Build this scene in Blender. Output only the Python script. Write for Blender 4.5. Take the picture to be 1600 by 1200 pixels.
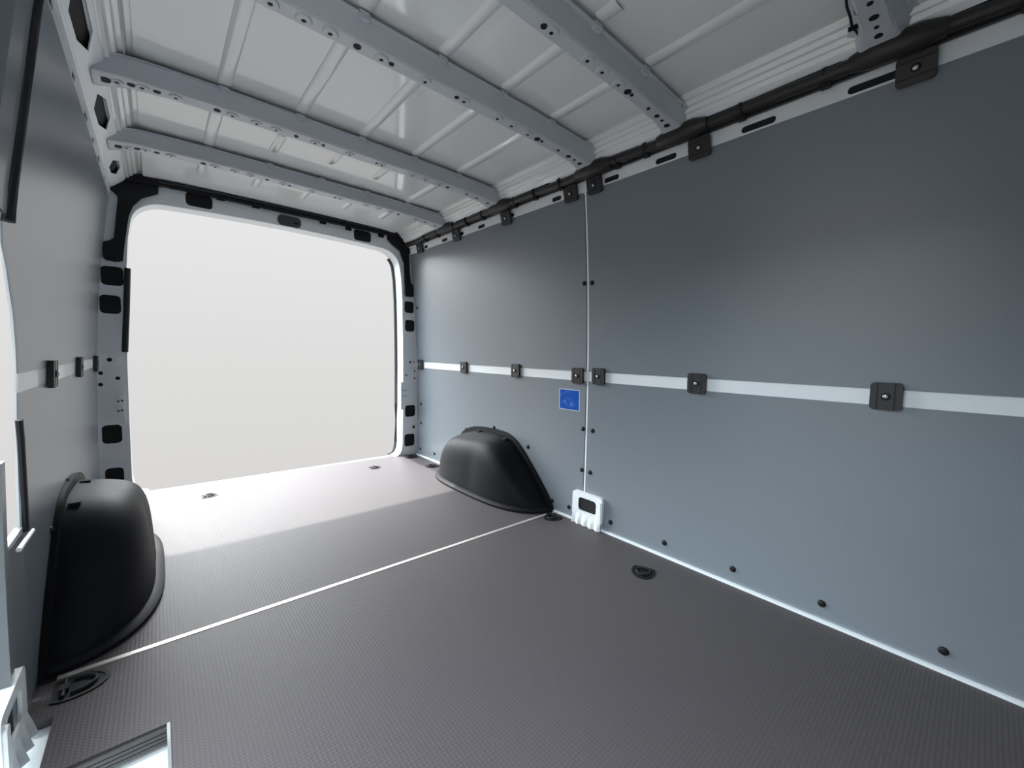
import bpy, math, random
from mathutils import Vector, Matrix
from mathutils.geometry import tessellate_polygon

random.seed(4)
S = bpy.context.scene
for o in list(bpy.data.objects):
    bpy.data.objects.remove(o, do_unlink=True)
COL = S.collection

# ------------------------------------------------------------------ camera
F, YAW, PIT, ROL = 640.0, 0.7157, -0.0704, 0.0254
CAM = Vector((-0.673, -2.9686, 0.8069))
FW = Vector((math.sin(YAW) * math.cos(PIT), math.cos(YAW) * math.cos(PIT), math.sin(PIT)))
R0 = Vector((math.cos(YAW), -math.sin(YAW), 0))
U0 = R0.cross(FW)
RT = math.cos(ROL) * R0 + math.sin(ROL) * U0
UP = -math.sin(ROL) * R0 + math.cos(ROL) * U0
cd = bpy.data.cameras.new('camera')
cd.sensor_width = 36
cd.lens = F / 1600 * 36
cd.clip_start = 0.01
co = bpy.data.objects.new('camera', cd)
COL.objects.link(co)
M4 = Matrix.Identity(4)
for i in range(3):
    M4[i][0], M4[i][1], M4[i][2], M4[i][3] = RT[i], UP[i], -FW[i], CAM[i]
co.matrix_world = M4
S.camera = co

# ------------------------------------------------------------------ world: hazy bright sky, brighter towards the zenith
W = bpy.data.worlds.new('sky')
S.world = W
W.use_nodes = True
nt = W.node_tree
nt.nodes.clear()
out = nt.nodes.new('ShaderNodeOutputWorld')
bg = nt.nodes.new('ShaderNodeBackground')
tc = nt.nodes.new('ShaderNodeTexCoord')
sep = nt.nodes.new('ShaderNodeSeparateXYZ')
mr = nt.nodes.new('ShaderNodeMapRange')
mr.inputs['From Min'].default_value = -1
mr.inputs['From Max'].default_value = 1
ramp = nt.nodes.new('ShaderNodeValToRGB')
e = ramp.color_ramp.elements
SKYL = 1.0
e[0].position = 0.30
e[0].color = (0.675, 0.66, 0.645, 1)
e[1].position = 1.0
e[1].color = (2.2, 2.3, 2.45, 1)
m = ramp.color_ramp.elements.new(0.5)
m.color = (0.735, 0.735, 0.73, 1)
m = ramp.color_ramp.elements.new(0.625)
m.color = (0.80, 0.80, 0.80, 1)
nt.links.new(tc.outputs['Generated'], sep.inputs[0])
nt.links.new(sep.outputs['Z'], mr.inputs['Value'])
nt.links.new(mr.outputs[0], ramp.inputs[0])
nt.links.new(ramp.outputs[0], bg.inputs[0])
bg.inputs[1].default_value = SKYL
nt.links.new(bg.outputs[0], out.inputs[0])

# ------------------------------------------------------------------ sun through the rear doors
sl = bpy.data.lights.new('sun', 'SUN')
sl.energy = 6.8
sl.angle = math.radians(0.9)
sl.color = (1.0, 0.965, 0.93)
so = bpy.data.objects.new('sun', sl)
COL.objects.link(so)
sund = Vector((0.02, -1.06, -1.575)).normalized()
so.rotation_euler = sund.to_track_quat('-Z', 'Y').to_euler()

# ------------------------------------------------------------------ wide sun lamps added as fill through the rear and side openings
def fill_sun(name, d, energy, angle, col):
    l = bpy.data.lights.new(name, 'SUN')
    l.energy = energy
    l.angle = math.radians(angle)
    l.color = col
    o = bpy.data.objects.new(name, l)
    COL.objects.link(o)
    o.rotation_euler = Vector(d).to_track_quat('-Z', 'Y').to_euler()
fill_sun('fill_sun_rear', (0.32, -1.0, -0.78), 14.0, 60, (0.94, 0.98, 1.0))
fill_sun('fill_sun_side', (1.0, -0.10, -0.74), 4.5, 50, (0.74, 0.90, 1.0))

S.view_settings.view_transform = 'Standard'
S.view_settings.look = 'None'
S.view_settings.exposure = 0.0
S.view_settings.gamma = 1.0
S.view_settings.use_curve_mapping = False

# ================================================================== helpers
def P(x, y, ax, val):
    """Point where the line of sight through photo pixel (x, y) meets the plane axis=val."""
    d = FW + RT * ((x - 800) / F) - UP * ((y - 600) / F)
    t = (val - CAM[ax]) / d[ax]
    return CAM + d * t

def xr(z):
    return 0.877 - 0.074 * (max(0.0, z - 0.1) / 1.446) ** 2.6

def xl(z):
    return -(0.907 - 0.078 * (max(0.0, z - 0.1) / 1.446) ** 2.6)

def PR(x, y, off=0.0):
    p = P(x, y, 0, 0.866)
    for _ in range(6):
        p = P(x, y, 0, xr(p.z) - off)
    return p

def PL(x, y, off=0.0):
    p = P(x, y, 0, -0.9)
    for _ in range(8):
        p = P(x, y, 0, xl(p.z) + off)
    return p

def mir(x):
    return -0.026 - x

class MB:
    def __init__(s):
        s.v = []
        s.f = []
    def add(s, vs, fs):
        n = len(s.v)
        s.v += [tuple(v) for v in vs]
        s.f += [tuple(i + n for i in f) for f in fs]
        return s
    def box(s, a, b):
        x0, y0, z0 = a
        x1, y1, z1 = b
        return s.add([(x0, y0, z0), (x1, y0, z0), (x1, y1, z0), (x0, y1, z0), (x0, y0, z1), (x1, y0, z1), (x1, y1, z1), (x0, y1, z1)],
                     [(0, 3, 2, 1), (4, 5, 6, 7), (0, 1, 5, 4), (1, 2, 6, 5), (2, 3, 7, 6), (3, 0, 4, 7)])
    def grid(s, rows, closed=False):
        n = len(rows[0])
        vs = [p for r in rows for p in r]
        fs = []
        for i in range(len(rows) - 1):
            for j in range(n if closed else n - 1):
                k = (j + 1) % n
                fs.append((i * n + j, i * n + k, (i + 1) * n + k, (i + 1) * n + j))
        return s.add(vs, fs)
    def prism(s, poly, fn, w0, w1, holes=()):
        """Flat plate with holes: 2D loops (u, v), mapped by fn(u, v, w), between depths w0 and w1."""
        loops = [list(poly)] + [list(h) for h in holes]
        flat = [q for l in loops for q in l]
        tris = tessellate_polygon([[Vector((u, v, 0)) for u, v in l] for l in loops])
        n = len(flat)
        vs = [fn(u, v, w0) for u, v in flat] + [fn(u, v, w1) for u, v in flat]
        fs = [tuple(t) for t in tris] + [tuple(i + n for i in reversed(t)) for t in tris]
        st = 0
        for l in loops:
            m = len(l)
            for i in range(m):
                a, b = st + i, st + (i + 1) % m
                fs.append((a, b, b + n, a + n))
            st += m
        return s.add(vs, fs)
    def tube(s, pts, rad, n=12, cap=True):
        pts = [Vector(p) for p in pts]
        if not hasattr(rad, '__len__'):
            rad = [rad] * len(pts)
        rows = []
        for i, p in enumerate(pts):
            d = (pts[min(i + 1, len(pts) - 1)] - pts[max(i - 1, 0)]).normalized()
            a = d.cross(Vector((0, 0, 1)))
            if a.length < 1e-3:
                a = d.cross(Vector((1, 0, 0)))
            a.normalize()
            b = d.cross(a)
            rows.append([p + rad[i] * (math.cos(2 * math.pi * k / n) * a + math.sin(2 * math.pi * k / n) * b) for k in range(n)])
        base = len(s.v)
        s.grid(rows, True)
        if cap:
            s.f.append(tuple(base + k for k in range(n)))
            s.f.append(tuple(base + (len(rows) - 1) * n + n - 1 - k for k in range(n)))
        return s
    def lathe(s, prof, origin, axis, n=16):
        """prof: (radius, height) pairs along axis."""
        axis = Vector(axis).normalized()
        a = axis.cross(Vector((0, 0, 1)))
        if a.length < 1e-3:
            a = axis.cross(Vector((1, 0, 0)))
        a.normalize()
        b = axis.cross(a)
        o = Vector(origin)
        rows = [[o + axis * h + r * (math.cos(2 * math.pi * k / n) * a + math.sin(2 * math.pi * k / n) * b) for k in range(n)] for r, h in prof]
        base = len(s.v)
        s.grid(rows, True)
        s.f.append(tuple(base + (len(rows) - 1) * n + k for k in range(n)))
        return s
    def mesh(s, name, mat, smooth=None, bevel=0):
        me = bpy.data.meshes.new(name)
        me.from_pydata(s.v, [], s.f)
        me.materials.append(mat)
        import bmesh
        bm = bmesh.new()
        bm.from_mesh(me)
        bmesh.ops.remove_doubles(bm, verts=bm.verts, dist=1e-5)
        bmesh.ops.recalc_face_normals(bm, faces=bm.faces)
        if bevel:
            es = [ed for ed in bm.edges if len(ed.link_faces) == 2 and ed.calc_face_angle(0) > 0.7]
            bmesh.ops.bevel(bm, geom=es, offset=bevel, segments=2, affect='EDGES', clamp_overlap=True)
        if smooth:
            for f in bm.faces:
                f.smooth = True
            for ed in bm.edges:
                if len(ed.link_faces) == 2 and ed.calc_face_angle(0) > math.radians(smooth):
                    ed.smooth = False
        bm.to_mesh(me)
        bm.free()
        return me
    def build(s, name, mat, parent=None, smooth=35, bevel=0):
        return link(name, s.mesh(name, mat, smooth, bevel), parent)

def link(name, me, parent=None, mw=None):
    o = bpy.data.objects.new(name, me)
    COL.objects.link(o)
    if parent:
        o.parent = parent
        o.matrix_parent_inverse = parent.matrix_basis.inverted() if False else Matrix.Identity(4)
    if mw is not None:
        o.matrix_basis = mw
    return o

def tag(o, label, cat, group=None, kind=None):
    o['label'] = label
    o['category'] = cat
    if group:
        o['group'] = group
    if kind:
        o['kind'] = kind
    return o

def thing(name, label, cat, mw=None, group=None):
    o = bpy.data.objects.new(name, None)
    o.empty_display_size = 0.05
    COL.objects.link(o)
    if mw is not None:
        o.matrix_basis = mw
    return tag(o, label, cat, group)

def rrect(u0, v0, u1, v1, r, n=5):
    u0, u1 = min(u0, u1), max(u0, u1)
    v0, v1 = min(v0, v1), max(v0, v1)
    r = min(r, (u1 - u0) / 2 - 1e-4, (v1 - v0) / 2 - 1e-4)
    pts = []
    for cx, cy, a0 in ((u1 - r, v0 + r, -90), (u1 - r, v1 - r, 0), (u0 + r, v1 - r, 90), (u0 + r, v0 + r, 180)):
        for k in range(n + 1):
            a = math.radians(a0 + 90 * k / n)
            pts.append((cx + r * math.cos(a), cy + r * math.sin(a)))
    return pts

def frame_mw(origin, xa, ya):
    xa = Vector(xa).normalized()
    za = xa.cross(Vector(ya)).normalized()
    ya = za.cross(xa)
    m = Matrix.Identity(4)
    for i in range(3):
        m[i][0], m[i][1], m[i][2], m[i][3] = xa[i], ya[i], za[i], origin[i]
    return m

# ================================================================== materials
def mat(name, col, rough=0.5, metal=0.0, coat=0.0, spec=0.5, bump=None, var=None):
    m = bpy.data.materials.new(name)
    m.use_nodes = True
    t = m.node_tree
    b = t.nodes['Principled BSDF']
    b.inputs['Base Color'].default_value = (*col, 1)
    b.inputs['Roughness'].default_value = rough
    b.inputs['Metallic'].default_value = metal
    b.inputs['Coat Weight'].default_value = coat
    b.inputs['Coat Roughness'].default_value = 0.06
    b.inputs['Specular IOR Level'].default_value = spec
    geo = t.nodes.new('ShaderNodeNewGeometry')
    if bump:
        sc, st, dist = bump
        n = t.nodes.new('ShaderNodeTexNoise')
        n.inputs['Scale'].default_value = sc
        n.inputs['Detail'].default_value = 3
        bp = t.nodes.new('ShaderNodeBump')
        bp.inputs['Strength'].default_value = st
        bp.inputs['Distance'].default_value = dist
        t.links.new(geo.outputs['Position'], n.inputs['Vector'])
        t.links.new(n.outputs['Fac'], bp.inputs['Height'])
        t.links.new(bp.outputs[0], b.inputs['Normal'])
    if var:
        sc, amt = var
        n = t.nodes.new('ShaderNodeTexNoise')
        n.inputs['Scale'].default_value = sc
        n.inputs['Detail'].default_value = 5
        t.links.new(geo.outputs['Position'], n.inputs['Vector'])
        mx = t.nodes.new('ShaderNodeMix')
        mx.data_type = 'RGBA'
        mx.inputs['A'].default_value = (*[c * (1 - amt) for c in col], 1)
        mx.inputs['B'].default_value = (*[min(1, c * (1 + amt)) for c in col], 1)
        t.links.new(n.outputs['Fac'], mx.inputs['Factor'])
        t.links.new(mx.outputs['Result'], b.inputs['Base Color'])
    return m

M = {}
M['panel'] = mat('grey_lining_panel', (0.200, 0.228, 0.254), 0.28, spec=0.85, bump=(480, 0.22, 0.001), var=(3, 0.04))
M['paint'] = mat('pale_body_paint', (0.86, 0.90, 0.92), 0.35, coat=0.35, var=(6, 0.02))
M['roof'] = mat('glossy_roof_paint', (0.90, 0.905, 0.89), 0.22, coat=1.0, var=(4, 0.03))
M['bow'] = mat('roof_bow_paint', (0.58, 0.61, 0.64), 0.40, coat=0.2)
M['black'] = mat('black_plastic', (0.010, 0.010, 0.012), 0.5, spec=0.25, bump=(500, 0.15, 0.001))
M['conduit'] = mat('black_conduit_tape', (0.022, 0.020, 0.020), 0.42, bump=(300, 0.2, 0.001))
M['arch'] = mat('black_moulded_plastic', (0.008, 0.0085, 0.0105), 0.55, spec=0.16, bump=(700, 0.35, 0.001), var=(9, 0.3))
M['hole'] = mat('dark_cavity', (0.004, 0.004, 0.006), 0.7)
M['rubber'] = mat('dark_grey_rubber', (0.07, 0.07, 0.07), 0.6)
M['gasket'] = mat('black_rubber_seal', (0.010, 0.010, 0.014), 0.55)
M['steel'] = mat('screw_steel', (0.55, 0.56, 0.58), 0.3, metal=1.0)
M['strip'] = mat('brushed_aluminium_strip', (0.62, 0.60, 0.56), 0.4, metal=0.5)
M['blue'] = mat('blue_sticker_film', (0.0, 0.085, 0.45), 0.5, spec=0.15)
M['stkwhite'] = mat('white_sticker_film', (0.60, 0.68, 0.76), 0.4)
M['stkline'] = mat('pale_blue_sticker_print', (0.07, 0.22, 0.60), 0.4)
M['clip'] = mat('dark_clip_plastic', (0.028, 0.025, 0.026), 0.42, bump=(600, 0.15, 0.001))
M['shadegrey'] = mat('shade_darkened_door_grey', (0.17, 0.195, 0.215), 0.4, coat=0.2)  # door pillar's shade is put into this darker grey; step edge shares it
M['latch'] = mat('grey_latch_plastic', (0.06, 0.065, 0.07), 0.5)

def floor_mat():
    m = mat('brown_grey_grip_floor', (0.165, 0.150, 0.152), 0.52, spec=0.2)
    t = m.node_tree
    b = t.nodes['Principled BSDF']
    geo = t.nodes.new('ShaderNodeNewGeometry')
    sp = t.nodes.new('ShaderNodeSeparateXYZ')
    t.links.new(geo.outputs['Position'], sp.inputs[0])
    sines = []
    for ax, pitch in (('X', 0.0085), ('Y', 0.0085)):
        mu = t.nodes.new('ShaderNodeMath')
        mu.operation = 'MULTIPLY'
        mu.inputs[1].default_value = math.pi / pitch
        si = t.nodes.new('ShaderNodeMath')
        si.operation = 'SINE'
        ab = t.nodes.new('ShaderNodeMath')
        ab.operation = 'ABSOLUTE'
        t.links.new(sp.outputs[ax], mu.inputs[0])
        t.links.new(mu.outputs[0], si.inputs[0])
        t.links.new(si.outputs[0], ab.inputs[0])
        sines.append(ab)
    pr = t.nodes.new('ShaderNodeMath')
    pr.operation = 'MULTIPLY'
    t.links.new(sines[0].outputs[0], pr.inputs[0])
    t.links.new(sines[1].outputs[0], pr.inputs[1])
    rg = t.nodes.new('ShaderNodeMapRange')
    rg.inputs['From Min'].default_value = 0.45
    rg.inputs['From Max'].default_value = 0.9
    t.links.new(pr.outputs[0], rg.inputs['Value'])
    nz = t.nodes.new('ShaderNodeTexNoise')
    nz.inputs['Scale'].default_value = 2.2
    nz.inputs['Detail'].default_value = 6
    t.links.new(geo.outputs['Position'], nz.inputs['Vector'])
    base = t.nodes.new('ShaderNodeMix')
    base.data_type = 'RGBA'
    base.inputs['A'].default_value = (0.075, 0.066, 0.070, 1)
    base.inputs['B'].default_value = (0.088, 0.078, 0.082, 1)
    t.links.new(nz.outputs['Fac'], base.inputs['Factor'])
    mx = t.nodes.new('ShaderNodeMix')
    mx.data_type = 'RGBA'
    t.links.new(rg.outputs[0], mx.inputs['Factor'])
    t.links.new(base.outputs['Result'], mx.inputs['A'])
    mx.inputs['B'].default_value = (0.100, 0.093, 0.095, 1)
    t.links.new(mx.outputs['Result'], b.inputs['Base Color'])
    bp = t.nodes.new('ShaderNodeBump')
    bp.inputs['Strength'].default_value = 0.22
    bp.inputs['Distance'].default_value = 0.002
    t.links.new(rg.outputs[0], bp.inputs['Height'])
    t.links.new(bp.outputs[0], b.inputs['Normal'])
    return m
M['floor'] = floor_mat()

# ================================================================== setting
YF = -3.45          # front bulkhead
YJ = -1.737         # joint between the right-hand panels
ZT = 1.545          # top of the lining panels
RPROF = xr
LPROF = xl

# ---- floor: two grip boards on a base, with the step well cut out by the side door
floor = MB().box((-1.0, -1.875, -0.05), (1.0, 0.10, -0.018)).box((-0.673, YF, -0.05), (1.0, -1.875, -0.018)).build('floor', M['paint'], smooth=None)
tag(floor, 'grey brown grip patterned wooden load floor of the van', 'floor', kind='structure')
YS = -1.553
MB().box((-0.905, YS + 0.008, -0.018), (0.868, 0.0, 0.0)).build('floor_board', M['floor'], floor, smooth=None)
b = MB()
b.prism([(-0.673, YF), (0.868, YF), (0.868, YS - 0.008), (-0.905, YS - 0.008), (-0.905, -1.70), (-0.862, -1.70), (-0.862, -1.873), (-0.673, -1.873)],
        lambda u, v, w: (u, v, w), -0.018, 0.0)
b.build('floor_board', M['floor'], floor, smooth=None)
# sill of the rear doors
MB().box((-0.80, 0.0, -0.03), (0.775, 0.05, -0.012)).build('rear_sill', M['paint'], floor, smooth=None)
# step well by the side door
st = MB().box((-1.02, -1.89, -0.34), (-0.673, -1.876, -0.045)).box((-0.673, YF, -0.34), (-0.655, -1.876, -0.05)).box((-1.02, YF, -0.36), (-0.655, -1.876, -0.335))
st.build('step_well', M['paint'], floor, smooth=None)
g = MB()
for k in range(4):
    g.box((-0.86, -1.883 - 0.0, -0.004 - 0.009 * k - 0.007), (-0.675, -1.872 - (0.004 if k % 2 else 0.0), -0.004 - 0.009 * k))
g.build('step_edge', M['rubber'], floor, smooth=None)
MB().box((-0.677, YF, -0.06), (-0.6715, -1.874, 0.0015)).build('step_edge', M['shadegrey'], floor, smooth=None)
MB().prism(rrect(-0.775, -1.99, -0.70, -1.93, 0.012), lambda u, v, w: (u, v, w), -0.334, -0.325).build('step_plug', M['black'], floor, smooth=None)

seam = MB().box((-0.875, YS - 0.0085, -0.016), (0.815, YS + 0.0085, 0.0015)).build('trim_1', M['strip'], smooth=None, bevel=0.001)
tag(seam, 'thin pale metal strip covering the joint across the floor', 'strip', kind='structure')

# ---- lining walls
NZ = 16
def sheet(prof, off, thick, y0, y1, z0, z1, mb=None, edge=None):
    """Curved sheet following prof(z); off is the distance inside the lining surface."""
    mb = mb or MB()
    sgn = -1 if prof is xr else 1
    rows = []
    for i in range(NZ + 1):
        z = z0 + (z1 - z0) * i / NZ
        xa = prof(z) + sgn * off
        xb = xa - sgn * thick
        ya = edge(z) if edge else y0
        rows.append([(xa, ya, z), (xa, y1, z), (xb, y1, z), (xb, ya, z)])
    base = len(mb.v)
    mb.grid(rows, True)
    mb.f.append((base, base + 1, base + 2, base + 3))
    k = base + NZ * 4
    mb.f.append((k + 3, k + 2, k + 1, k))
    return mb

ZS1 = PR(1200, 597.5).z      # waist strip top
ZS0 = PR(1200, 619.0).z      # waist strip bottom

wall_r = MB()
sheet(xr, -0.009, 0.01, YF, -0.03, -0.02, 1.56, wall_r)
wall_r.box((0.96, YF - 0.02, -0.4), (1.0, 0.1, 1.80))
wall_right = wall_r.build('wall_right', M['paint'], smooth=30)
tag(wall_right, 'right side wall of the van lined with smooth grey panels', 'wall', kind='structure')
PANELS_R = {}
for nm, y0, y1, z0, z1 in (('ru', YJ + 0.007, -0.055, ZS1, ZT), ('rl', YJ + 0.007, -0.055, 0.008, ZS0),
                           ('fu', YF, YJ - 0.007, ZS1, ZT), ('fl', YF, YJ - 0.007, 0.008, ZS0)):
    PANELS_R[nm] = sheet(xr, 0.0, 0.008, y0, y1, z0, z1).build('wall_panel', M['panel'], wall_right, smooth=30)

sheet(xr, -0.003, 0.006, YF, -0.05, ZS0 - 0.01, ZS1 + 0.01).build('waist_strip', M['paint'], wall_right, smooth=30)
sheet(xr, -0.001, 0.008, YJ - 0.007, YJ + 0.002, 0.10, ZT).build('joint_bead', M['paint'], wall_right, smooth=30)
ZL1 = PL(33, 583).z
ZL0 = PL(33, 613).z
YLE = PL(29, 600).y        # front edge of the left panels
EDGE = sorted((p.z, p.y) for p in [PL(28, 560), PL(27, 525), PL(21, 470), PL(12, 410), PL(2, 370), PL(6, 300), PL(20, 200), PL(34, 100), PL(47, 0), PL(56, -60)])
def ledge(z):
    if z <= EDGE[0][0]:
        return YLE
    for (z0, y0), (z1, y1) in zip(EDGE, EDGE[1:]):
        if z <= z1:
            return y0 + (y1 - y0) * (z - z0) / (z1 - z0)
    return EDGE[-1][1]
wall_l = MB()
sheet(xl, -0.0035, 0.004, YLE, -0.03, -0.02, 1.56, wall_l, edge=lambda z: ledge(z) + 0.003)
wall_l.box((-1.02, YLE, 1.52), (-0.985, 0.1, 1.80))
wall_l.box((-1.02, YF - 0.02, -0.4), (-0.93, -2.85, 1.80))
wall_l.box((-1.02, YF, 1.60), (-0.86, YLE, 1.80))
wall_left = wall_l.build('wall_left', M['paint'], smooth=30)
tag(wall_left, 'left side wall of the van, grey lining panels ending at the side door opening', 'wall', kind='structure')
PANELS_L = {}
PANELS_L['u'] = sheet(xl, 0.0, 0.003, YLE, -0.055, ZL1, ZT, edge=ledge).build('wall_panel', M['panel'], wall_left, smooth=30)
sheet(xl, -0.0015, 0.002, YLE + 0.004, -0.05, ZL0 - 0.01, ZL1 + 0.01).build('waist_strip', M['paint'], wall_left, smooth=30)
PANELS_L['l'] = sheet(xl, 0.0, 0.003, YLE, -0.055, 0.008, ZL0).build('wall_panel', M['panel'], wall_left, smooth=30)

wf = MB().box((-1.02, YF - 0.03, -0.4), (1.0, YF, 1.80)).build('wall_front', M['panel'], smooth=None)
tag(wf, 'grey partition wall behind the camera', 'wall', kind='structure')

bb = MB()
bb.box((0.8665, YF, -0.018), (0.8775, -0.06, 0.009))
bbo = bb.build('baseboard_right', M['paint'], smooth=None)
tag(bbo, 'thin white painted metal edge between floor and right wall', 'edge strip', kind='structure')

# rivets in the lining panels
riv = MB().lathe([(0.0112, 0.0), (0.0112, 0.0015), (0.0095, 0.004), (0.006, 0.0058), (0.001, 0.0064)], (0, 0, 0), (0, 0, 1), 14).mesh('rivet', M['black'], 50)
def rivet(p, side, parent, s=1.0):
    d = 0.01
    pr = xr if side > 0 else xl
    tz = Vector(((pr(p.z + d) - pr(p.z - d)), 0, 2 * d)).normalized()
    m = frame_mw(Vector((pr(p.z), p.y, p.z)), Vector((0, -1 if side > 0 else 1, 0)), tz)
    link('rivet', riv, parent, m @ Matrix.Scale(s, 4))
for q in [(911, 670), (909, 734), (863, 782), (889, 792), (728, 671), (772, 668), (825, 698), (658, 631), (658, 661), (657, 701), (679, 709)]:
    rivet(PR(*q), 1, PANELS_R['rl'])
for q in [(913, 443), (652, 481)]:
    rivet(PR(*q), 1, PANELS_R['ru'])
for q in [(925, 442)]:
    rivet(PR(*q), 1, PANELS_R['fu'])
for q in [(926, 673), (922, 738), (954, 816), (1038, 848), (1145, 889), (1284, 943), (1474, 1017)]:
    rivet(PR(*q), 1, PANELS_R['fl'])
for q in [(105, 752), (79, 829), (126, 744), (63, 1037)]:
    rivet(PL(*q), -1, PANELS_L['l'])
rivet(PL(17, 257), -1, PANELS_L['u'], 1.25)

# white pillar foot with black plug at the base of the right wall (mirrored at the side door)
def pillar_foot(side, parent):
    sx = (lambda x: x) if side > 0 else (lambda x: -0.036 - x)
    y0, y1 = -1.862, -1.685
    zt = 0.158
    xw = 0.868
    dy_ = 0.0 if side > 0 else -0.045
    fn = lambda u, v, w: (sx(xw + w), u + dy_, v)
    ho = rrect(-1.828, 0.068, -1.722, 0.132, 0.016)
    fo = MB()
    fo.prism(rrect(y0, 0.03, y1, zt, 0.018), fn, -0.012, 0.006, [ho])
    # pleated lower edge
    n = 13
    rows = []
    for i in range(n + 1):
        y = y0 + dy_ + 0.006 + (y1 - y0 - 0.012) * i / n
        k = 0.012 if i % 3 == 1 else (0.004 if i % 3 == 2 else 0.0)
        rows.append([(sx(xw - 0.011), y, 0.060), (sx(xw - 0.012 - k * 0.5), y, 0.035), (sx(xw - 0.014 - k), y, 0.001), (sx(xw + 0.004), y, 0.001), (sx(xw + 0.004), y, 0.060)])
    fo.grid(rows)
    # raised ridge at the front side
    fo.prism(rrect(y0 + 0.004, 0.03, y0 + 0.026, zt - 0.02, 0.01), fn, -0.018, -0.010)
    o = fo.build('pillar_foot', M['paint'], parent, smooth=40)
    MB().prism(rrect(-1.827, 0.069, -1.723, 0.131, 0.016), fn, -0.006, 0.004).build('plug', M['hole'], o, smooth=None)
pillar_foot(1, wall_right)
pillar_foot(-1, wall_left)

# ---- side-door pillar on the left, with the opening to daylight
pil = MB()
def lpl(y0, y1, z0, z1, off, th):
    sheet(xl, off, th, y0, y1, z0, z1, pil)
YP0, YP1 = YLE - 0.165, YLE - 0.006
lpl(YP0, YP1, 0.0, 0.405, 0.002, 0.012)
lpl(YP0 - 0.03, YP0 - 0.004, 0.0, 0.585, 0.010, 0.016)
pilo = pil.build('door_pillar', M['shadegrey'], wall_left, smooth=30)
pil = MB()
sheet(xl, 0.010, 0.03, 0, 0, 1.05, 1.66, pil, edge=lambda z: ledge(z) - 0.30) if False else None
for k in range(12):
    za, zb_ = 1.04 + 0.05 * k, 1.04 + 0.05 * (k + 1)
    ya, yb_ = ledge(za) - 0.03, ledge(zb_) - 0.03
    rows = [[(xl(z) + 0.010, y, z), (xl(z) + 0.010, y - 0.10, z), (xl(z) - 0.005, y - 0.125, z), (xl(z) - 0.03, y - 0.125, z), (xl(z) - 0.03, y, z)] for z, y in ((za, ya), (zb_, yb_))]
    pil.grid(rows, True)
pil.build('door_pillar', M['shadegrey'], wall_left, smooth=30)
# sloping white lip under the opening, dark channel beside it
a, c = PL(15, 862), PL(38, 831)
lip = MB().tube([(a.x + 0.012, a.y, a.z), (c.x + 0.012, c.y, c.z)], 0.0045, 8)
lip.build('opening_lip', M['paint'], wall_left)
pts = [PL(26, 656), PL(29, 690), PL(33, 760), PL(37, 830)]
MB().tube([(p.x + 0.004, p.y - 0.004, p.z) for p in pts], 0.006, 8).build('opening_seal', M['gasket'], wall_left)
# upper seal along the panel edge
zs = [1.03 + 0.63 * i / 10 for i in range(11)]
MB().tube([(xl(z) + 0.008, ledge(z) - 0.012, z) for z in zs], 0.011, 10).build('door_seal', M['gasket'], wall_left)
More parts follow.
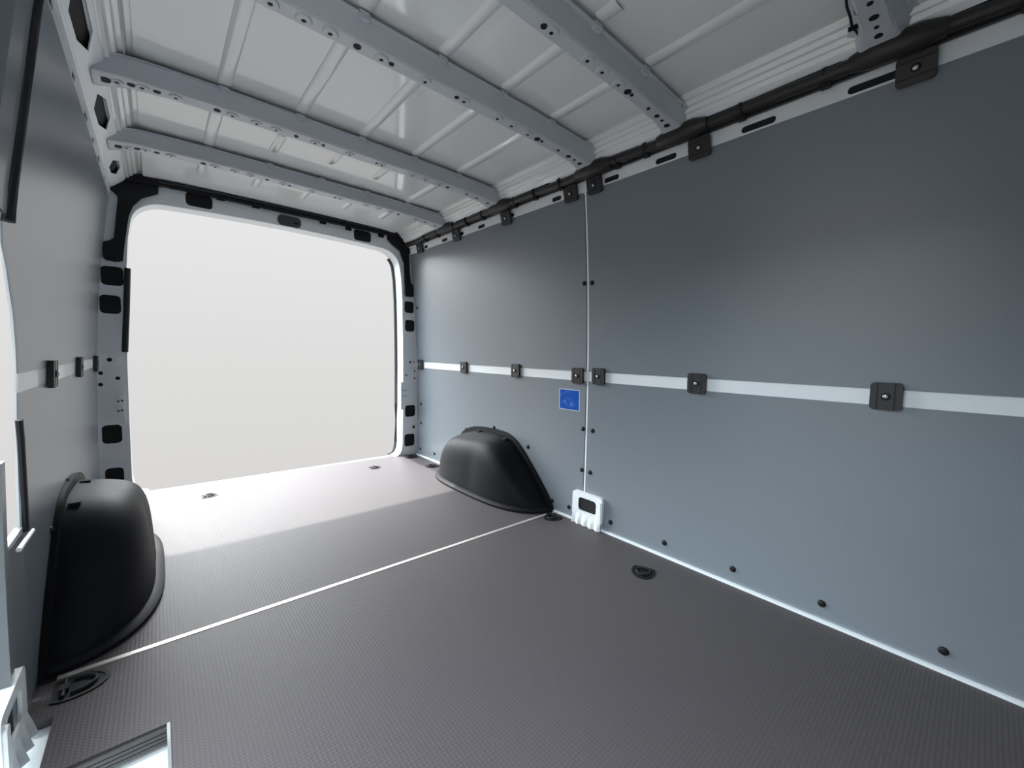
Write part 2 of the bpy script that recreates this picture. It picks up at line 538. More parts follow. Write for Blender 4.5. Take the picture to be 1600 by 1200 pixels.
# ---- cant rails: lower strip with slots, upper face with slots (both sides)
RAILS = {}
def rail(side, parent):
    sx = (lambda x: x) if side > 0 else mir
    # lower strip
    A, B = Vector((0.806, 1.535)), Vector((0.797, 1.588))
    C, D = Vector((0.792, 1.592)), Vector((0.742, 1.640))
    def plane(a, b_):
        d = (b_ - a)
        L = d.length
        d.normalize()
        nrm = Vector((-d.y, d.x)) if True else None
        if nrm.x > 0:
            nrm = -nrm
        return L, (lambda u, v, w: (sx(a.x + d.x * v + nrm.x * w), u, a.y + d.y * v + nrm.y * w))
    L1, f1 = plane(A, B)
    L2, f2 = plane(C, D)
    s1 = [(-2.125 - 0.0, 0.085), (-2.44, 0.10), (-2.72, 0.11), (-1.565, 0.06), (-1.88, 0.075), (-1.23, 0.05), (-0.96, 0.07), (-0.75, 0.05), (-0.55, 0.07), (-0.30, 0.05), (-3.1, 0.1)]
    h1 = [rrect(c - w / 2, 0.017, c + w / 2, 0.037, 0.01) for c, w in s1]
    s2 = [(-2.335, 0.17), (-2.555, 0.22), (-1.96, 0.16), (-1.48, 0.17), (-1.31, 0.13), (-0.99, 0.17), (-0.80, 0.12), (-0.38, 0.16), (-2.93, 0.2)]
    if side < 0:
        s2 = [(-0.30, 0.20), (-0.88, 0.30), (-1.42, 0.28), (-1.66, 0.16), (-2.0, 0.25), (-2.5, 0.3)]
    h2 = [rrect(c - w / 2, 0.020, c + w / 2, 0.050, 0.014) for c, w in s2]
    if side < 0:
        h2 = [[(c - w / 2, 0.034), (c - w * 0.2, 0.012), (c + w * 0.25, 0.014), (c + w / 2, 0.036), (c + w * 0.2, 0.058), (c - w * 0.3, 0.056)] for c, w in s2]
    o = MB().prism([(YF, 0), (-0.06, 0), (-0.06, L1), (YF, L1)], f1, 0.0, -0.004, h1).build('side_rail', M['paint'], parent, smooth=None)
    o2 = MB().prism([(YF, 0), (-0.06, 0), (-0.06, L2), (YF, L2)], f2, 0.0, -0.004, h2).build('side_rail', M['paint'], parent, smooth=None)
    # dark cavity behind both faces
    cv = MB()
    prof = [(0.823, 1.53), (0.823, 1.60), (0.765, 1.655), (0.75, 1.65), (0.80, 1.605), (0.812, 1.53)]
    cv.grid([[(sx(x), y, z) for x, z in prof] for y in (YF, -0.06)], True)
    cv.build('rail_cavity', M['hole'], parent, smooth=None)
    # joint between strip and upper face
    MB().grid([[(sx(x), y, z) for x, z in ((0.797, 1.588), (0.797, 1.592), (0.792, 1.594), (0.80, 1.60), (0.803, 1.59))] for y in (YF, -0.06)], True).build('rail_fold', M['paint'], parent, smooth=None)
    # ridged roof gutter above
    prof = [(0.742, 1.640), (0.737, 1.652), (0.728, 1.652), (0.722, 1.664), (0.713, 1.666), (0.708, 1.678), (0.698, 1.680), (0.688, 1.694), (0.672, 1.697),
            (0.672, 1.72), (0.76, 1.72), (0.76, 1.64)]
    MB().grid([[(sx(x), y, z) for x, z in prof] for y in (YF, -0.06)], True).build('roof_gutter', M['roof'], parent, smooth=25)

# ---- ceiling: roof skin with longitudinal ribs
ceil = MB()
def zr(x, y):
    return 1.702 - 0.010 * (abs(x + 0.013) / 0.70) ** 3 - 0.02 * max(0.0, (y + 0.45) / 0.45) ** 2
xs = [-0.70 + 1.374 * i / 20 for i in range(21)]
ys = [YF, -3.0, -2.75, -2.5, -2.2, -1.8, -1.5, -1.2, -0.9, -0.6, -0.45, -0.35, -0.25, -0.15, -0.04]
ceil.grid([[(x, y, zr(x, y)) for x in xs] for y in ys])
ceil.box((-1.02, YF - 0.03, 1.78), (1.0, 0.1, 1.80))
ceiling = ceil.build('ceiling', M['roof'], smooth=30)
tag(ceiling, 'glossy pale painted sheet metal roof with pressed ribs', 'ceiling', kind='structure')
rail(1, wall_right)
rail(-1, wall_left)

BOWS = [(-2.765, 'E'), (-2.205, 'A'), (-1.815, 'B'), (-1.185, 'C'), (-0.635, 'D')]
RIBX = [-0.475, -0.237, 0.0, 0.237, 0.475]
def rib(x, y0, y1, w=0.030, d=0.007):
    r = MB()
    rows = []
    n = 10
    for i in range(n + 1):
        y = y0 + (y1 - y0) * i / n
        rows.append([(x - w * 0.75, y, zr(x, y) + 0.001), (x - w * 0.5, y, zr(x, y) - d), (x + w * 0.5, y, zr(x, y) - d), (x + w * 0.75, y, zr(x, y) + 0.001)])
    r.grid(rows)
    r.build('roof_rib', M['roof'], ceiling, smooth=60)
def short_rib(x, yc, L, w=0.020, d=0.007):
    fn = lambda u, v, t: (u, v, zr(x, yc) - t)
    a = rrect(x - w, yc - L / 2, x + w, yc + L / 2, w, 6)
    c = rrect(x - w * 0.55, yc - L / 2 + w * 0.45, x + w * 0.55, yc + L / 2 - w * 0.45, w * 0.55, 6)
    n = len(a)
    r = MB().add([fn(u, v, -0.001) for u, v in a] + [fn(u, v, d) for u, v in c], [(i, (i + 1) % n, n + (i + 1) % n, n + i) for i in range(n)] + [tuple(range(n, 2 * n))])
    r.build('roof_rib', M['roof'], ceiling, smooth=60)
bays = [(-3.40, -2.80), (-2.68, -2.24), (-2.14, -1.85), (-1.75, -1.22), (-1.09, -0.67), (-0.53, -0.12)]
for bi, (y0, y1) in enumerate(bays):
    for x in RIBX:
        if bi == 4 and abs(x) < 0.3:
            continue
        elif bi == 1 and x == 0.237:
            rib(x, -2.30, y1)
        elif bi == 5:
            rib(x, y0, -0.28, 0.026)
        else:
            rib(x, y0, y1)

for q in ((434, 227), (526, 247), (597, 272)):
    p = P(*q, 2, 1.694)
    short_rib(p.x, p.y, 0.20)

# ---- rear wall: door frame ring
XC = -0.013
def half(side):
    """Inner outline of the opening on one side, bottom to top centre."""
    pts = [(0.712, 0.0), (0.735, 0.006), (0.755, 0.022), (0.768, 0.05), (0.775, 0.1), (0.776, 0.4), (0.775, 0.7), (0.771, 0.95), (0.764, 1.2), (0.754, 1.36), (0.744, 1.43)]
    for k in range(1, 8):
        a = math.radians(90 * k / 8)
        pts.append((0.604 + 0.138 * math.cos(a), 1.43 + 0.126 * math.sin(a) + 0.004))
    pts += [(0.60, 1.561), (0.45, 1.568), (0.25, 1.574), (0.0, 1.577)]
    return [(XC + side * x, z) for x, z in pts]
inner = half(1) + half(-1)[::-1][1:]
def hrect(x0, y0, x1, y1, r=0.02, Y=-0.035):
    a = P(x0, (y0 + y1) / 2, 1, Y)
    b_ = P(x1, (y0 + y1) / 2, 1, Y)
    t = P((x0 + x1) / 2, y0, 1, Y)
    u = P((x0 + x1) / 2, y1, 1, Y)
    return rrect(a.x, u.z, b_.x, t.z, r)
HOLES = [hrect(160, 377, 192, 408), hrect(157, 416, 193, 446), hrect(155, 461, 189, 490), hrect(159, 664, 191, 693), hrect(164, 731, 194, 755),
         hrect(632, 446, 646, 464), hrect(632, 471, 647, 489), hrect(633, 500, 648, 518), hrect(633, 633, 649, 651), hrect(632, 678, 648, 697),
         hrect(290, 303, 332, 324, 0.02), hrect(553, 360, 580, 377, 0.02)]
SM = []
for q, r in [((171, 562), 0.011), ((157, 583), 0.010), ((184, 591), 0.010), ((157, 601), 0.010), ((641, 566), 0.010), ((647, 566), 0.006), ((635, 586), 0.008), ((648, 580), 0.008), ((648, 591), 0.008), ((646.5, 667), 0.013)]:
    p = P(*q, 1, -0.035)
    SM.append([(p.x + r * math.cos(k * math.pi / 4), p.z + r * math.sin(k * math.pi / 4)) for k in range(8)])
outer_r = [(xr(z) + 0.022, z) for z in (0.0, 0.4, 0.8, 1.1, 1.3, 1.45, 1.53)] + [(0.80, 1.60), (0.76, 1.66), (0.70, 1.70)]
outer_l = [(xl(z) - 0.010, z) for z in (0.0, 0.4, 0.8, 1.1, 1.3, 1.45, 1.53)] + [(mir(0.80), 1.60), (mir(0.76), 1.66), (mir(0.70), 1.70)]
ring = outer_r + outer_l[::-1] + half(-1) + half(1)[::-1][1:]
fy = lambda u, v, w: (u, w, v)
wall_rear = MB().prism(ring, fy, -0.035, -0.027, HOLES + SM)
# return faces of the opening towards the outside
wall_rear.grid([[(x, y, z) for x, z in inner] for y in (-0.031, 0.075)])
wall_rear.grid([[(x + (x - XC) * k, y, z + (0.004 if k else 0)) for x, z in inner] for y, k in ((0.075, 0), (0.078, 0.02))])
# outer closing skin round the opening
sk = [(1.0, -0.4), (1.0, 1.80), (-1.02, 1.80), (-1.02, -0.4)]
ring2 = [(1.0, -0.4), (1.0, 1.80), (-1.02, 1.80), (-1.02, -0.4), (XC - 0.79, -0.4)] + [(XC + (x - XC) * 1.01, z + (0.004 if z > 0.5 else 0)) for x, z in half(-1)] + [(XC + (x - XC) * 1.01, z + (0.004 if z > 0.5 else 0)) for x, z in half(1)[::-1][1:]] + [(XC + 0.79, -0.4)]
wall_rear.prism(ring2, fy, 0.078, 0.09)
wr = wall_rear.build('wall_rear', M['paint'], smooth=30)
tag(wr, 'pale painted metal frame around the open rear doorway', 'door frame', kind='structure')
for h in HOLES:
    us = [u for u, v in h]
    vs = [v for u, v in h]
    MB().prism(rrect(min(us) - 0.002, min(vs) - 0.002, max(us) + 0.002, max(vs) + 0.002, 0.02), fy, -0.026, -0.020).build('hole_plug', M['hole'], wr, smooth=None)
bk = MB()
for h in SM:
    us = [u for u, v in h]
    vs = [v for u, v in h]
    bk.box((min(us) - 0.002, -0.026, min(vs) - 0.002), (max(us) + 0.002, -0.024, max(vs) + 0.002))
bk.build('bolt_hole', M['hole'], wr, smooth=None)
# pressed fold lines on the pillars
for (xa, ya), (xb, yb) in (((151, 573), (192, 573)), ((153, 725), (195, 720)), ((633, 574), (652, 576))):
    a, c = P(xa, ya, 1, -0.037), P(xb, yb, 1, -0.037)
    MB().tube([a, c], 0.004, 6).build('pressed_fold', M['paint'], wr)
# hinge reinforcement plates
for pl in ([(194, 612), (182, 622), (181, 648), (196, 664)], [(629, 597), (637, 605), (638, 625), (629, 640), (626, 640), (626, 597)]):
    q = [P(x, y, 1, -0.037) for x, y in pl]
    ho = MB().prism([(p.x, p.z) for p in q], fy, -0.042, -0.034)
    hp = ho.build('hinge_plate', M['paint'], wr, smooth=None, bevel=0.001)
for (x, y) in ((185, 627), (191, 626), (185, 642), (191, 641), (630, 610), (634, 610), (630, 619), (634, 619)):
    p = P(x, y, 1, -0.044)
    MB().lathe([(0.005, 0), (0.005, 0.002), (0.003, 0.003)], p, (0, -1, 0), 8).build('hinge_bolt', M['rubber'], wr)
# black corner covers and the cable channel on the header
def poly(pts, Y=-0.04):
    return [(P(x, y, 1, Y).x, P(x, y, 1, Y).z) for x, y in pts]
cl = poly([(184, 267), (176, 278), (172, 296), (183, 306), (184, 312), (178, 372), (166, 379), (162, 384), (161, 402), (178, 409), (192, 408), (195, 380), (201, 338), (208, 322), (222, 310), (247, 303), (248, 285)])
MB().prism(cl, fy, -0.05, -0.036).build('corner_cover', M['hole'], wr, smooth=None)
cr = poly([(606, 362), (605, 374), (612, 382), (624, 392), (631, 412), (632, 440), (633, 463), (645, 464), (646, 448), (641, 442), (639, 420), (638, 398), (646, 388), (655, 378), (640, 368)])
MB().prism(cr, fy, -0.05, -0.036).build('corner_cover', M['hole'], wr, smooth=None)
chan_hi = [(180, 266), (260, 279), (350, 295), (450, 317), (550, 341), (640, 366)]
chan_lo = [(180, 281), (260, 291), (350, 311), (450, 333), (550, 355), (640, 374)]
ch = poly(chan_hi, -0.06) + poly(chan_lo[::-1], -0.06)
cho = MB().prism(ch, fy, -0.066, -0.036).build('cable_channel', M['black'], wr, smooth=None)
lowlip = [Vector((x, -0.070, z)) for x, z in poly([(248, 283), (350, 303), (450, 325), (550, 348), (606, 361)], -0.07)]
MB().tube(lowlip, 0.007, 8).build('channel_cable', M['gasket'], cho)
for x, y in ((270, 293), (345, 311), (400, 323), (505, 348), (545, 358), (596, 369)):
    p = P(x, y, 1, -0.05)
    MB().box((p.x - 0.02, -0.048, p.z - 0.006), (p.x + 0.02, -0.036, p.z + 0.014)).build('channel_clip', M['black'], cho, smooth=None, bevel=0.002)
# grey latch plate in the header
la = hrect(434, 338, 470, 354, 0.025)
lo = MB().prism(la, fy, -0.043, -0.034).build('latch_plate', M['latch'], wr, smooth=None, bevel=0.002)
p = P(463, 349, 1, -0.045)
MB().box((p.x - 0.012, -0.048, p.z - 0.006), (p.x + 0.012, -0.042, p.z + 0.006)).build('latch_slot', M['hole'], lo, smooth=None)
# rubber stop strip on the left pillar and the door seal
a, c = P(198, 419, 1, -0.035), P(194, 550, 1, -0.035)
MB().tube([(a.x + 0.003, -0.035, a.z), ((a.x + c.x) / 2 + 0.004, -0.035, (a.z + c.z) / 2), (c.x + 0.003, -0.035, c.z)], 0.013, 8).build('stop_strip', M['gasket'], wr)
MB().tube([(x - (x - XC) * 0.006, 0.078, z - (0.004 if z > 0.5 else 0)) for x, z in half(1)[:15]], 0.013, 8).build('door_seal', M['rubber'], wr)

# ================================================================== roof bows
BOWLAB = {'E': 'wide roof bow nearest the camera with oval holes and a black wire',
          'A': 'second roof bow from the camera, meeting the black conduit above the long right panel',
          'B': 'long roof bow in the middle of the roof with many round pads',
          'C': 'second roof bow from the rear doorway, lit from below',
          'D': 'narrow roof bow closest to the rear doorway'}
def zb(x):
    t = abs(x + 0.013) / 0.745
    return 1.634 - 0.012 * t ** 4
def zlow(x):
    fl_ = max(0.0, (abs(x + 0.013) - 0.66) / 0.12) ** 1.5
    return zb(x) - 0.012 * fl_
PADS = {'B': [(420, 12), (473, 36), (514, 57), (595, 95), (663, 130), (723, 161), (773, 189), (795, 200), (818, 214)],
        'A': [(868, 47), (922, 93), (945, 111), (968, 132)],
        'C': [(183, 127), (222, 136), (275, 151), (364, 178), (403, 189), (434, 199), (497, 219), (552, 237), (602, 255), (648, 272), (667, 280), (688, 288)]}
HOL = {'B': [(556, 78, 7), (610, 104, 5), (711, 156, 5), (924, 0, 0), (832, 222, 8), (838, 226, 4), (863, 239, 4), (877, 248, 7), (885, 253, 4), (892, 258, 7)],
       'A': [(855, 39, 6), (981, 144, 8), (987, 149, 4), (1011, 170, 4), (1023, 181, 6), (1031, 187, 4), (1037, 194, 7), (1044, 202, 4)],
       'C': [(163, 123, 13), (204, 131, 9), (245, 142, 8), (340, 171, 8), (466, 210, 6), (509, 224, 5), (592, 253, 4), (700, 293, 7), (728, 304, 5), (742, 310, 6), (756, 317, 6)],
       'E': [(1358, -14, 10), (1362, 3, 7), (1367, 24, 11), (1370, 38, 6), (1373, 49, 10), (1376, 64, 6)]}
for yb, key in BOWS:
    bw = thing('roof_bow', BOWLAB[key], 'beam', group='roof bows')
    wb = {'E': 0.052, 'A': 0.044, 'B': 0.050, 'C': 0.060, 'D': 0.066}[key]
    sec = [(-0.030, 0.050), (-0.020, 0.050), (-0.014, 0.042), (-0.003, 0.004), (0.003, 0.0), (wb - 0.003, 0.0), (wb + 0.003, 0.004), (wb + 0.012, 0.044), (wb + 0.026, 0.050),
           (wb + 0.026, 0.053), (wb + 0.010, 0.048), (wb, 0.006), (0.0, 0.006), (-0.010, 0.046), (-0.020, 0.053), (-0.030, 0.053)]
    n = 40
    rows = []
    for i in range(n + 1):
        x = -0.795 + 1.565 * i / n
        fl = max(0.0, (abs(x + 0.013) - 0.66) / 0.12) ** 1.5
        rows.append([(x, yb + dy * (1 + 0.5 * fl) - (0.010 * fl), zb(x) + dz * (1 - 0.15 * fl) - 0.012 * fl) for dy, dz in sec])
    MB().grid(rows, True).build('bow_channel', M['bow'], bw, smooth=30)
    # sleeve joints near both ends
    for xj in (0.60, -0.64):
        rows = []
        for x in [xj + (0.16 if xj > 0 else -0.15) * k / 10 for k in range(11)]:
            fl = max(0.0, (abs(x + 0.013) - 0.66) / 0.12) ** 1.5
            rows.append([(x, yb + (dy + (-0.0015 if dy < 0.01 else 0.0015)) * (1 + 0.5 * fl) - 0.010 * fl, zb(x) + dz * (1 - 0.15 * fl) - 0.012 * fl - 0.0012) for dy, dz in sec[1:9]])
        MB().grid(rows).build('end_sleeve', M['bow'], bw, smooth=30)
    # lugs at the rib crossings
    for x in RIBX + [0.70]:
        MB().box((x - 0.016, yb - 0.034, zb(x) + 0.040), (x + 0.016, yb - 0.014, zb(x) + 0.060)).build('lug', M['bow'], bw, smooth=None, bevel=0.004)
    src = PADS.get(key, PADS['C'] if key == 'D' else PADS['A'])
    for q in src:
        kk = key if key in PADS else ('C' if key == 'D' else 'A')
        if key == 'E':
            continue
        p = P(q[0], q[1], 2, 1.630)
        r = 0.020 if key in 'AB' else 0.018
        pos = Vector((p.x, yb + wb * 0.5, zlow(p.x)))
        pd = MB().lathe([(r, 0.0), (r, 0.0015), (r * 0.9, 0.004), (0.0062, 0.004), (0.006, 0.0005)], pos, (0, 0, -1), 18).build('mounting_pad', M['bow'], bw)
        MB().lathe([(0.0055, 0.0), (0.005, 0.0042)], pos, (0, 0, -1), 10).build('pad_hole', M['hole'], pd)
    hs = HOL.get(key, HOL['C'])
    for x, y, pxr in hs:
        if pxr == 0:
            continue
        p = P(x, y, 2, 1.630)
        r = 0.0015 * pxr if key != 'E' else 0.0009 * pxr
        if key == 'C' or key == 'D':
            r = 0.0013 * pxr
        MB().lathe([(r, -0.001), (r * 0.96, 0.0024)], (p.x, yb + wb * 0.5, zlow(p.x)), (0, 0, -1), 14).build('bow_hole', M['hole'], bw)
    if key == 'E':
        ww = [P(x, y, 2, 1.645) for x, y in ((1320, -30), (1323, 10), (1329, 28), (1331, 40), (1340, 52), (1347, 66), (1351, 78))]
        w = MB().tube(ww, 0.0028, 8).build('wire', M['black'], bw)
        p = P(1335, 41, 2, 1.640)
        MB().box((p.x - 0.004, p.y - 0.022, p.z - 0.006), (p.x + 0.006, p.y + 0.012, p.z + 0.002)).build('wire_clip', M['black'], bw, smooth=None, bevel=0.001)

# ================================================================== black cable conduit under the right-hand roof edge
cond = thing('cable_conduit', 'long black wrapped cable conduit along the right roof edge', 'conduit')
CX, CZ = 0.766, 1.609
def crad(y):
    r = 0.0185
    for yb, k in BOWS:
        r += 0.012 * math.exp(-((y - (yb + 0.0)) / 0.045) ** 4)
    return r
path, rad = [], []
for i in range(221):
    y = YF + (3.38) * i / 220
    path.append((CX - 0.004 * math.sin(y * 9) - (crad(y) - 0.0185) * 0.35, y, CZ + 0.003 * math.sin(y * 13 + 1)))
    rad.append(crad(y))
MB().tube(path, rad, 16).build('conduit_tube', M['conduit'], cond, smooth=60)
for yb, k in BOWS:
    MB().tube([(CX - 0.004, yb - 0.09, CZ), (CX - 0.008, yb - 0.045, CZ), (CX - 0.008, yb + 0.045, CZ), (CX - 0.004, yb + 0.09, CZ)], [0.021, 0.031, 0.031, 0.021], 16).build('conduit_sleeve', M['conduit'], cond, smooth=60)
for y in (-2.62, -2.40, -2.06, -1.93, -1.62, -1.45, -1.30, -1.02, -0.86, -0.52, -0.36, -2.98):
    MB().tube([(CX - 0.002, y - 0.005, CZ), (CX - 0.002, y + 0.005, CZ)], 0.0215, 14).build('cable_tie', M['gasket'], cond, smooth=60)
    MB().box((CX - 0.006, y - 0.014, CZ - 0.030), (CX + 0.018, y + 0.014, CZ - 0.014)).build('conduit_clip', M['gasket'], cond, smooth=None, bevel=0.003)
# flat cable flap under the conduit
MB().box((0.778, -3.3, 1.588), (0.794, -0.2, 1.598)).build('conduit_flap', M['conduit'], cond, smooth=None, bevel=0.003)

# ================================================================== panel clips
pw, ph = 0.034, 0.038
cp = MB().prism(rrect(-pw, -ph, pw, ph, 0.010), lambda u, v, w: (u, v, w), 0.0, 0.012).mesh('clip_plate', M['clip'], 30, bevel=0.002)
gv = MB().box((-0.0195, -ph + 0.001, 0.0115), (-0.0175, ph - 0.001, 0.0128)).box((0.0175, -ph + 0.001, 0.0115), (0.0195, ph - 0.001, 0.0128)).mesh('clip_groove', M['hole'], None)
sw = MB().lathe([(0.0105, 0.0118), (0.0105, 0.0135), (0.008, 0.0140)], (0, 0, 0), (0, 0, 1), 16).mesh('screw_washer', M['black'], 40)
sh = MB().lathe([(0.0062, 0.0138), (0.0062, 0.0165), (0.0045, 0.0182), (0.002, 0.0185), (0.0018, 0.017)], (0, 0, 0), (0, 0, 1), 12).mesh('screw', M['steel'], 40)
def clip(mw, label, group):
    t = thing('panel_clip', label, 'clip', mw, group)
    link('clip_plate', cp, t)
    link('clip_groove', gv, t)
    w = link('screw_washer', sw, t)
    link('screw', sh, w)
WL = [(658, 569.5, 'black clip at the rear end of the right waist strip, beside the door frame'),
      (726, 574, 'small black clip on the right waist strip above the wheel arch, second from the doorway'),
      (807, 579, 'black clip on the right waist strip, third from the doorway'),
      (904, 587, 'black clip just left of the panel joint, above the blue sticker'),
      (936.5, 588, 'black clip on the waist strip just right of the panel joint'),
      (1090, 599, 'second largest black clip on the waist strip of the long right panel'),
      (1385, 619, 'largest black clip with clear screw head, on the waist strip at right')]
for x, y, lab in WL:
    p = PR(x, y)
    tz = Vector((xr(p.z + 0.01) - xr(p.z - 0.01), 0, 0.02))
    clip(frame_mw(Vector((xr(p.z) - 0.001, p.y, p.z)), (0, -1, 0), tz), lab, 'black clips on the right waist strip')
LL = [(77, 584, 'black clip on the left waist strip nearest the side door opening'),
      (121, 573, 'middle black clip on the left waist strip'),
      (147, 568, 'black clip at the rear end of the left waist strip, touching the door pillar')]
for x, y, lab in LL:
    p = PL(x, y)
    tz = Vector((xl(p.z + 0.01) - xl(p.z - 0.01), 0, 0.02))
    clip(frame_mw(Vector((xl(p.z) + 0.001, p.y, p.z)), (0, 1, 0), tz), lab, 'black clips on the left waist strip')
UL = [(657, 387.5, 'small black clip at the rear end of the upper right rail, in the door corner'),
      (714, 368, 'black clip on the upper right rail, second from the rear corner'),
      (792, 341, 'black clip on the upper right rail, third from the rear corner'),
      (893, 303, 'black clip on the upper right rail just left of the panel joint'),
      (930, 289.5, 'black clip on the upper right rail just right of the panel joint'),
      (1094, 231, 'black clip on the upper right rail between two dark slots'),
      (1432, 107, 'largest black clip of the upper right rail, at the top right')]
for x, y, lab in UL:
    p = P(x, y, 0, 0.795)
    up = Vector((-0.035, 0, 0.053))
    clip(frame_mw(Vector((0.7955, p.y, p.z)), Vector((-0.012, 0, 0.053)), (0, 1, 0)), lab, 'black clips on the upper right rail')

# ================================================================== blue sticker
c4 = [PR(x, y) for x, y in ((875, 607), (907, 609.5), (905, 642), (873, 639))]
ctr = sum(c4, Vector()) / 4
sw_, sh_ = ((c4[0] - c4[1]).length + (c4[3] - c4[2]).length) / 4, ((c4[0] - c4[3]).length + (c4[1] - c4[2]).length) / 4
st = thing('sticker', 'square blue safety sticker with thin white border on the right wall', 'sticker',
           frame_mw(Vector((xr(ctr.z) - 0.0004, ctr.y, ctr.z)), (0, -1, 0), Vector((xr(ctr.z + 0.01) - xr(ctr.z - 0.01), 0, 0.02))))
def loc(mb, name, m, par):
    return link(name, mb.mesh(name, m, None), par)
fl = lambda u, v, w: (u, v, w)
loc(MB().box((-sw_, -sh_, -0.001), (sw_, sh_, 0.0008)), 'sticker_border', M['stkwhite'], st)
bw_ = 0.93
loc(MB().box((-sw_ * bw_, -sh_ * bw_, 0.0008), (sw_ * bw_, sh_ * bw_, 0.0012)), 'sticker_field', M['blue'], st)
def line(mb, pts, w):
    for (a, b_), (c, d) in zip(pts, pts[1:]):
        v = Vector((c - a, d - b_)).normalized() * w
        n = Vector((-v.y, v.x))
        mb.add([(a * sw_ + n.x, b_ * sh_ + n.y, 0.0016), (c * sw_ + n.x, d * sh_ + n.y, 0.0016), (c * sw_ - n.x, d * sh_ - n.y, 0.0016), (a * sw_ - n.x, b_ * sh_ - n.y, 0.0016)], [(0, 1, 2, 3)])
pm = MB()
line(pm, [(-0.82, 0.20), (-0.72, 0.52), (-0.30, 0.70), (-0.05, 0.80)], 0.0010)
line(pm, [(-0.62, -0.22), (-0.15, 0.16), (0.08, 0.10), (0.30, -0.02), (0.62, -0.42), (0.10, -0.72), (-0.30, -0.52), (-0.62, -0.22)], 0.0010)
line(pm, [(-0.55, -0.20), (-0.36, -0.10), (-0.22, -0.45), (-0.55, -0.20)], 0.0014)
line(pm, [(-0.05, -0.05), (0.05, -0.25), (0.25, -0.28)], 0.0010)
line(pm, [(0.05, -0.50), (0.20, -0.22), (0.34, -0.30), (0.36, -0.48), (0.05, -0.50)], 0.0016)
line(pm, [(0.12, -0.40), (0.30, -0.40)], 0.0030)
loc(pm, 'sticker_drawing', M['stkline'], st)

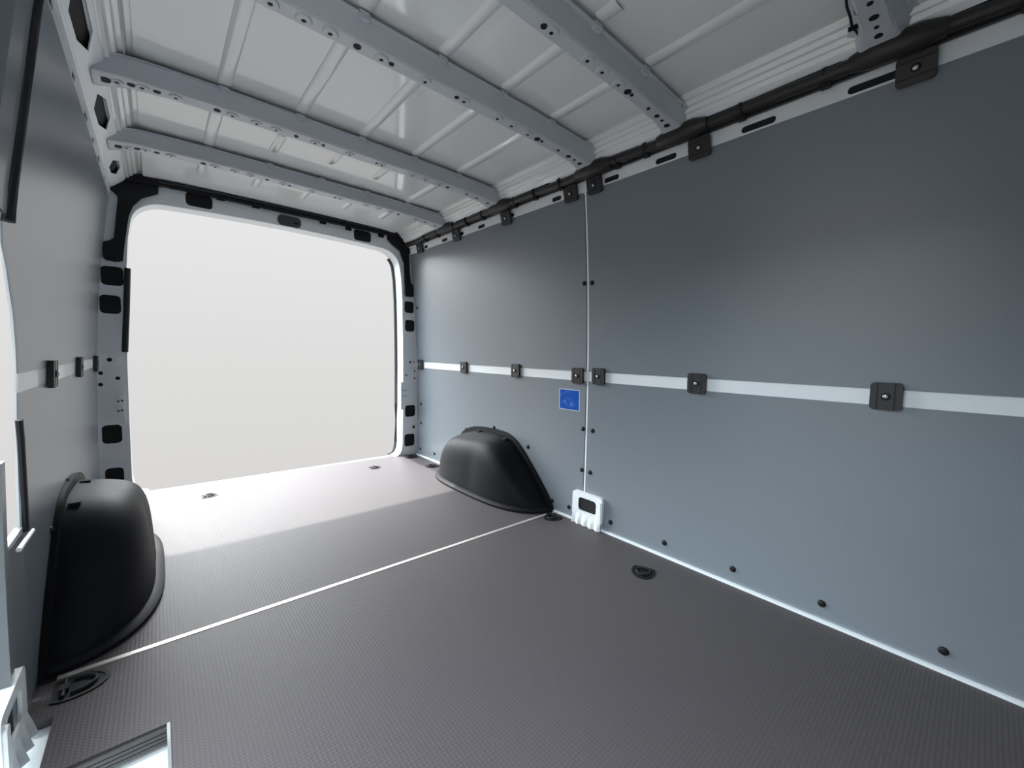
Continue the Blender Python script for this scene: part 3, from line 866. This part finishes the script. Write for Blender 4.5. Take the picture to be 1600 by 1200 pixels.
# ================================================================== wheel arch covers
def wheel_arch(side):
    t = thing('wheel_arch_cover', 'black moulded wheel arch cover against the right wall below the sticker' if side > 0 else 'large black wheel arch cover standing against the left wall',
              'wheel arch', group='wheel arch covers')
    sx = (lambda x: x) if side > 0 else (lambda x: -0.028 - x)
    y0, y1 = -1.525, -0.562
    yc, hl = (y0 + y1) / 2, (y1 - y0) / 2
    xw = 0.878
    TAB = [(-1.60, 0.0), (-1.525, 0.0), (-1.50, 0.035), (-1.46, 0.082), (-1.34, 0.206), (-1.25, 0.286), (-1.17, 0.324), (-1.05, 0.334), (-0.86, 0.320), (-0.76, 0.288), (-0.70, 0.243), (-0.65, 0.178), (-0.60, 0.092), (-0.562, 0.0), (-0.5, 0.0)]
    def hgt(y):
        for k in range(1, len(TAB) - 2):
            (ya, za), (yb_, zb_) = TAB[k], TAB[k + 1]
            if ya <= y <= yb_:
                t_ = (y - ya) / (yb_ - ya)
                ma = (zb_ - TAB[k - 1][1]) / (yb_ - TAB[k - 1][0]) * (yb_ - ya)
                mb_ = (TAB[k + 2][1] - za) / (TAB[k + 2][0] - ya) * (yb_ - ya)
                return max(0.0, (2 * t_**3 - 3 * t_**2 + 1) * za + (t_**3 - 2 * t_**2 + t_) * ma + (-2 * t_**3 + 3 * t_**2) * zb_ + (t_**3 - t_**2) * mb_)
        return 0.0
    def dep(y):
        t_ = (y - yc) / hl
        n = 3.2 if t_ < 0 else 3.6
        return 0.214 * max(0.0, 1 - abs(t_) ** n) ** (1 / 2.2)
    n, m = 44, 22
    rows = []
    for i in range(n + 1):
        a = -math.pi / 2 + math.pi * i / n
        y = yc + hl * math.sin(a) * 0.9999
        h, d = hgt(y), dep(y)
        row = []
        for j in range(m + 1):
            v = j / m * math.pi / 2
            # superellipse from wall top to floor, leaning inwards at the top
            c_, s_ = math.cos(v), math.sin(v)
            ex = s_ ** 0.40
            ez = c_ ** 0.36
            inset = 0.10 * ez
            top_dip = 0.06 * ex * ez
            dd = d * ex * (1 - inset * 0.9)
            hh = h * (ez - top_dip)
            # soft pressed hollow on the top and a pleat on the inner face
            hol = 0.010 * math.exp(-((y - yc - 0.10) / 0.13) ** 2) * math.exp(-((ex - 0.62) / 0.25) ** 2) * ez
            ple = 0.006 * math.exp(-((y - yc + 0.02) / 0.05) ** 2) * ex * max(0.0, math.sin(math.pi * min(1, ez)))
            row.append((sx(xw - dd + ple), y, max(0.0, hh - hol)))
        rows.append(row)
    MB().grid(rows).build('arch_shell', M['arch'], t, smooth=60)
    # base flange on the floor
    base = []
    for i in range(n + 1):
        a = -math.pi / 2 + math.pi * i / n
        y = yc + hl * math.sin(a)
        base.append(Vector((xw - dep(y), y)))
    rows = []
    for i, q in enumerate(base):
        a_, c_ = base[max(0, i - 1)], base[min(n, i + 1)]
        d = (c_ - a_).normalized()
        nn = Vector((-d.y, d.x))
        if nn.x > 0 and abs(nn.x) > 0.3:
            nn = -nn
        ctr_ = Vector((xw, yc)) - q
        if nn.dot(ctr_) > 0:
            nn = -nn
        o1, o2 = q - nn * 0.004, q + nn * 0.022
        o1.x, o2.x = min(o1.x, xw), min(o2.x, xw)
        rows.append([(sx(o1.x), o1.y, 0.022), (sx((o1.x + o2.x) / 2), (o1.y + o2.y) / 2, 0.020), (sx(o2.x), o2.y, 0.012), (sx(o2.x), o2.y, 0.0008), (sx(o1.x), o1.y, 0.0008)])
    MB().grid(rows, True).build('base_flange', M['arch'], t, smooth=50)
    # upright flange against the lining panel
    out_, in_ = [], []
    for i in range(n + 1):
        a = -math.pi / 2 + math.pi * i / n
        y = yc + hl * math.sin(a)
        h = hgt(y)
        s_ = 1.0 + 0.028 / hl
        out_.append((yc + (y - yc) * s_, h + 0.024 * (h / 0.334) ** 0.3 if h > 0 else 0.001))
        in_.append((y, max(0.0, h - 0.012)))
    wf_ = MB()
    prof = xr
    rows = []
    for (yo, zo), (yi, zi) in zip(out_, in_):
        f = lambda z: (0.878 if z < 0.4 else xr(z))
        rows.append([(sx(xw - 0.014), yi, zi), (sx(xw - 0.012), yo, zo), (sx(xw - 0.0005), yo, zo), (sx(xw - 0.0005), yi, zi)])
    wf_.grid(rows, True).build('wall_flange', M['arch'], t, smooth=40)
    for yy in (yc + 0.12, yc - 0.13):
        z = hgt(yy)
        MB().box((min(sx(xw - 0.020), sx(xw - 0.046)), yy - 0.012, z - 0.012), (max(sx(xw - 0.020), sx(xw - 0.046)), yy + 0.012, z + 0.0025)).build('drain_slot', M['hole'], t, smooth=None)
    return t
wheel_arch(1)
wheel_arch(-1)

# ================================================================== floor lashing points
def dshape(a, b_, n=20, flat=0.55):
    pts = []
    for k in range(n):
        an = 2 * math.pi * k / n
        pts.append((max(-flat * a, a * math.cos(an)), b_ * math.sin(an)))
    return pts
lp = {}
lp['rim'] = MB().prism(dshape(0.058, 0.043), fl, 0.0002, 0.003, [dshape(0.050, 0.035)]).mesh('rim', M['black'], 30, bevel=0.0006)
lp['cup'] = MB().prism(dshape(0.051, 0.036), fl, 0.0002, 0.0012).mesh('cup', M['hole'], None)
rg = [(0.006 + 0.030 * math.cos(a), 0.024 * math.sin(a), 0.0055) for a in [math.radians(-105 + 210 * k / 14) for k in range(15)]]
lp['ring'] = MB().tube(rg, 0.0035, 8).mesh('ring', M['black'], 60)
lp['bar'] = MB().tube([(-0.014, -0.030, 0.005), (-0.014, 0.030, 0.005)], 0.0045, 8).box((-0.020, -0.010, 0.001), (-0.006, 0.010, 0.010)).mesh('hinge_bar', M['black'], 40)
LASH = [(324, 775, 0, 'black lashing point in the sunlit floor on the left near the doorway', 0.85),
        (584, 731, 0, 'black lashing point in the sunlit floor on the right near the doorway', 0.85),
        (644, 714, 180, 'black lashing point tucked at the foot of the right door pillar', 1.0),
        (677, 728, 180, 'black lashing point behind the right wheel arch', 1.0),
        (865, 808, 180, 'black lashing point in front of the right wheel arch at the floor seam', 1.0),
        (1005, 893, 205, 'black lashing point on the open floor below the white pillar foot', 1.0),
        (115, 1074, 0, 'large black lashing point at the left beside the wheel arch and seam', 1.08)]
for x, y, ang, lab, s in LASH:
    p = P(x, y, 2, 0.0)
    t = thing('lashing_point', lab, 'lashing point', Matrix.Translation((p.x, p.y, 0.0)) @ Matrix.Rotation(math.radians(ang), 4, 'Z') @ Matrix.Scale(s, 4), 'floor lashing points')
    link('rim', lp['rim'], t)
    c = link('cup', lp['cup'], t)
    link('ring', lp['ring'], t)
    link('hinge_bar', lp['bar'], t)
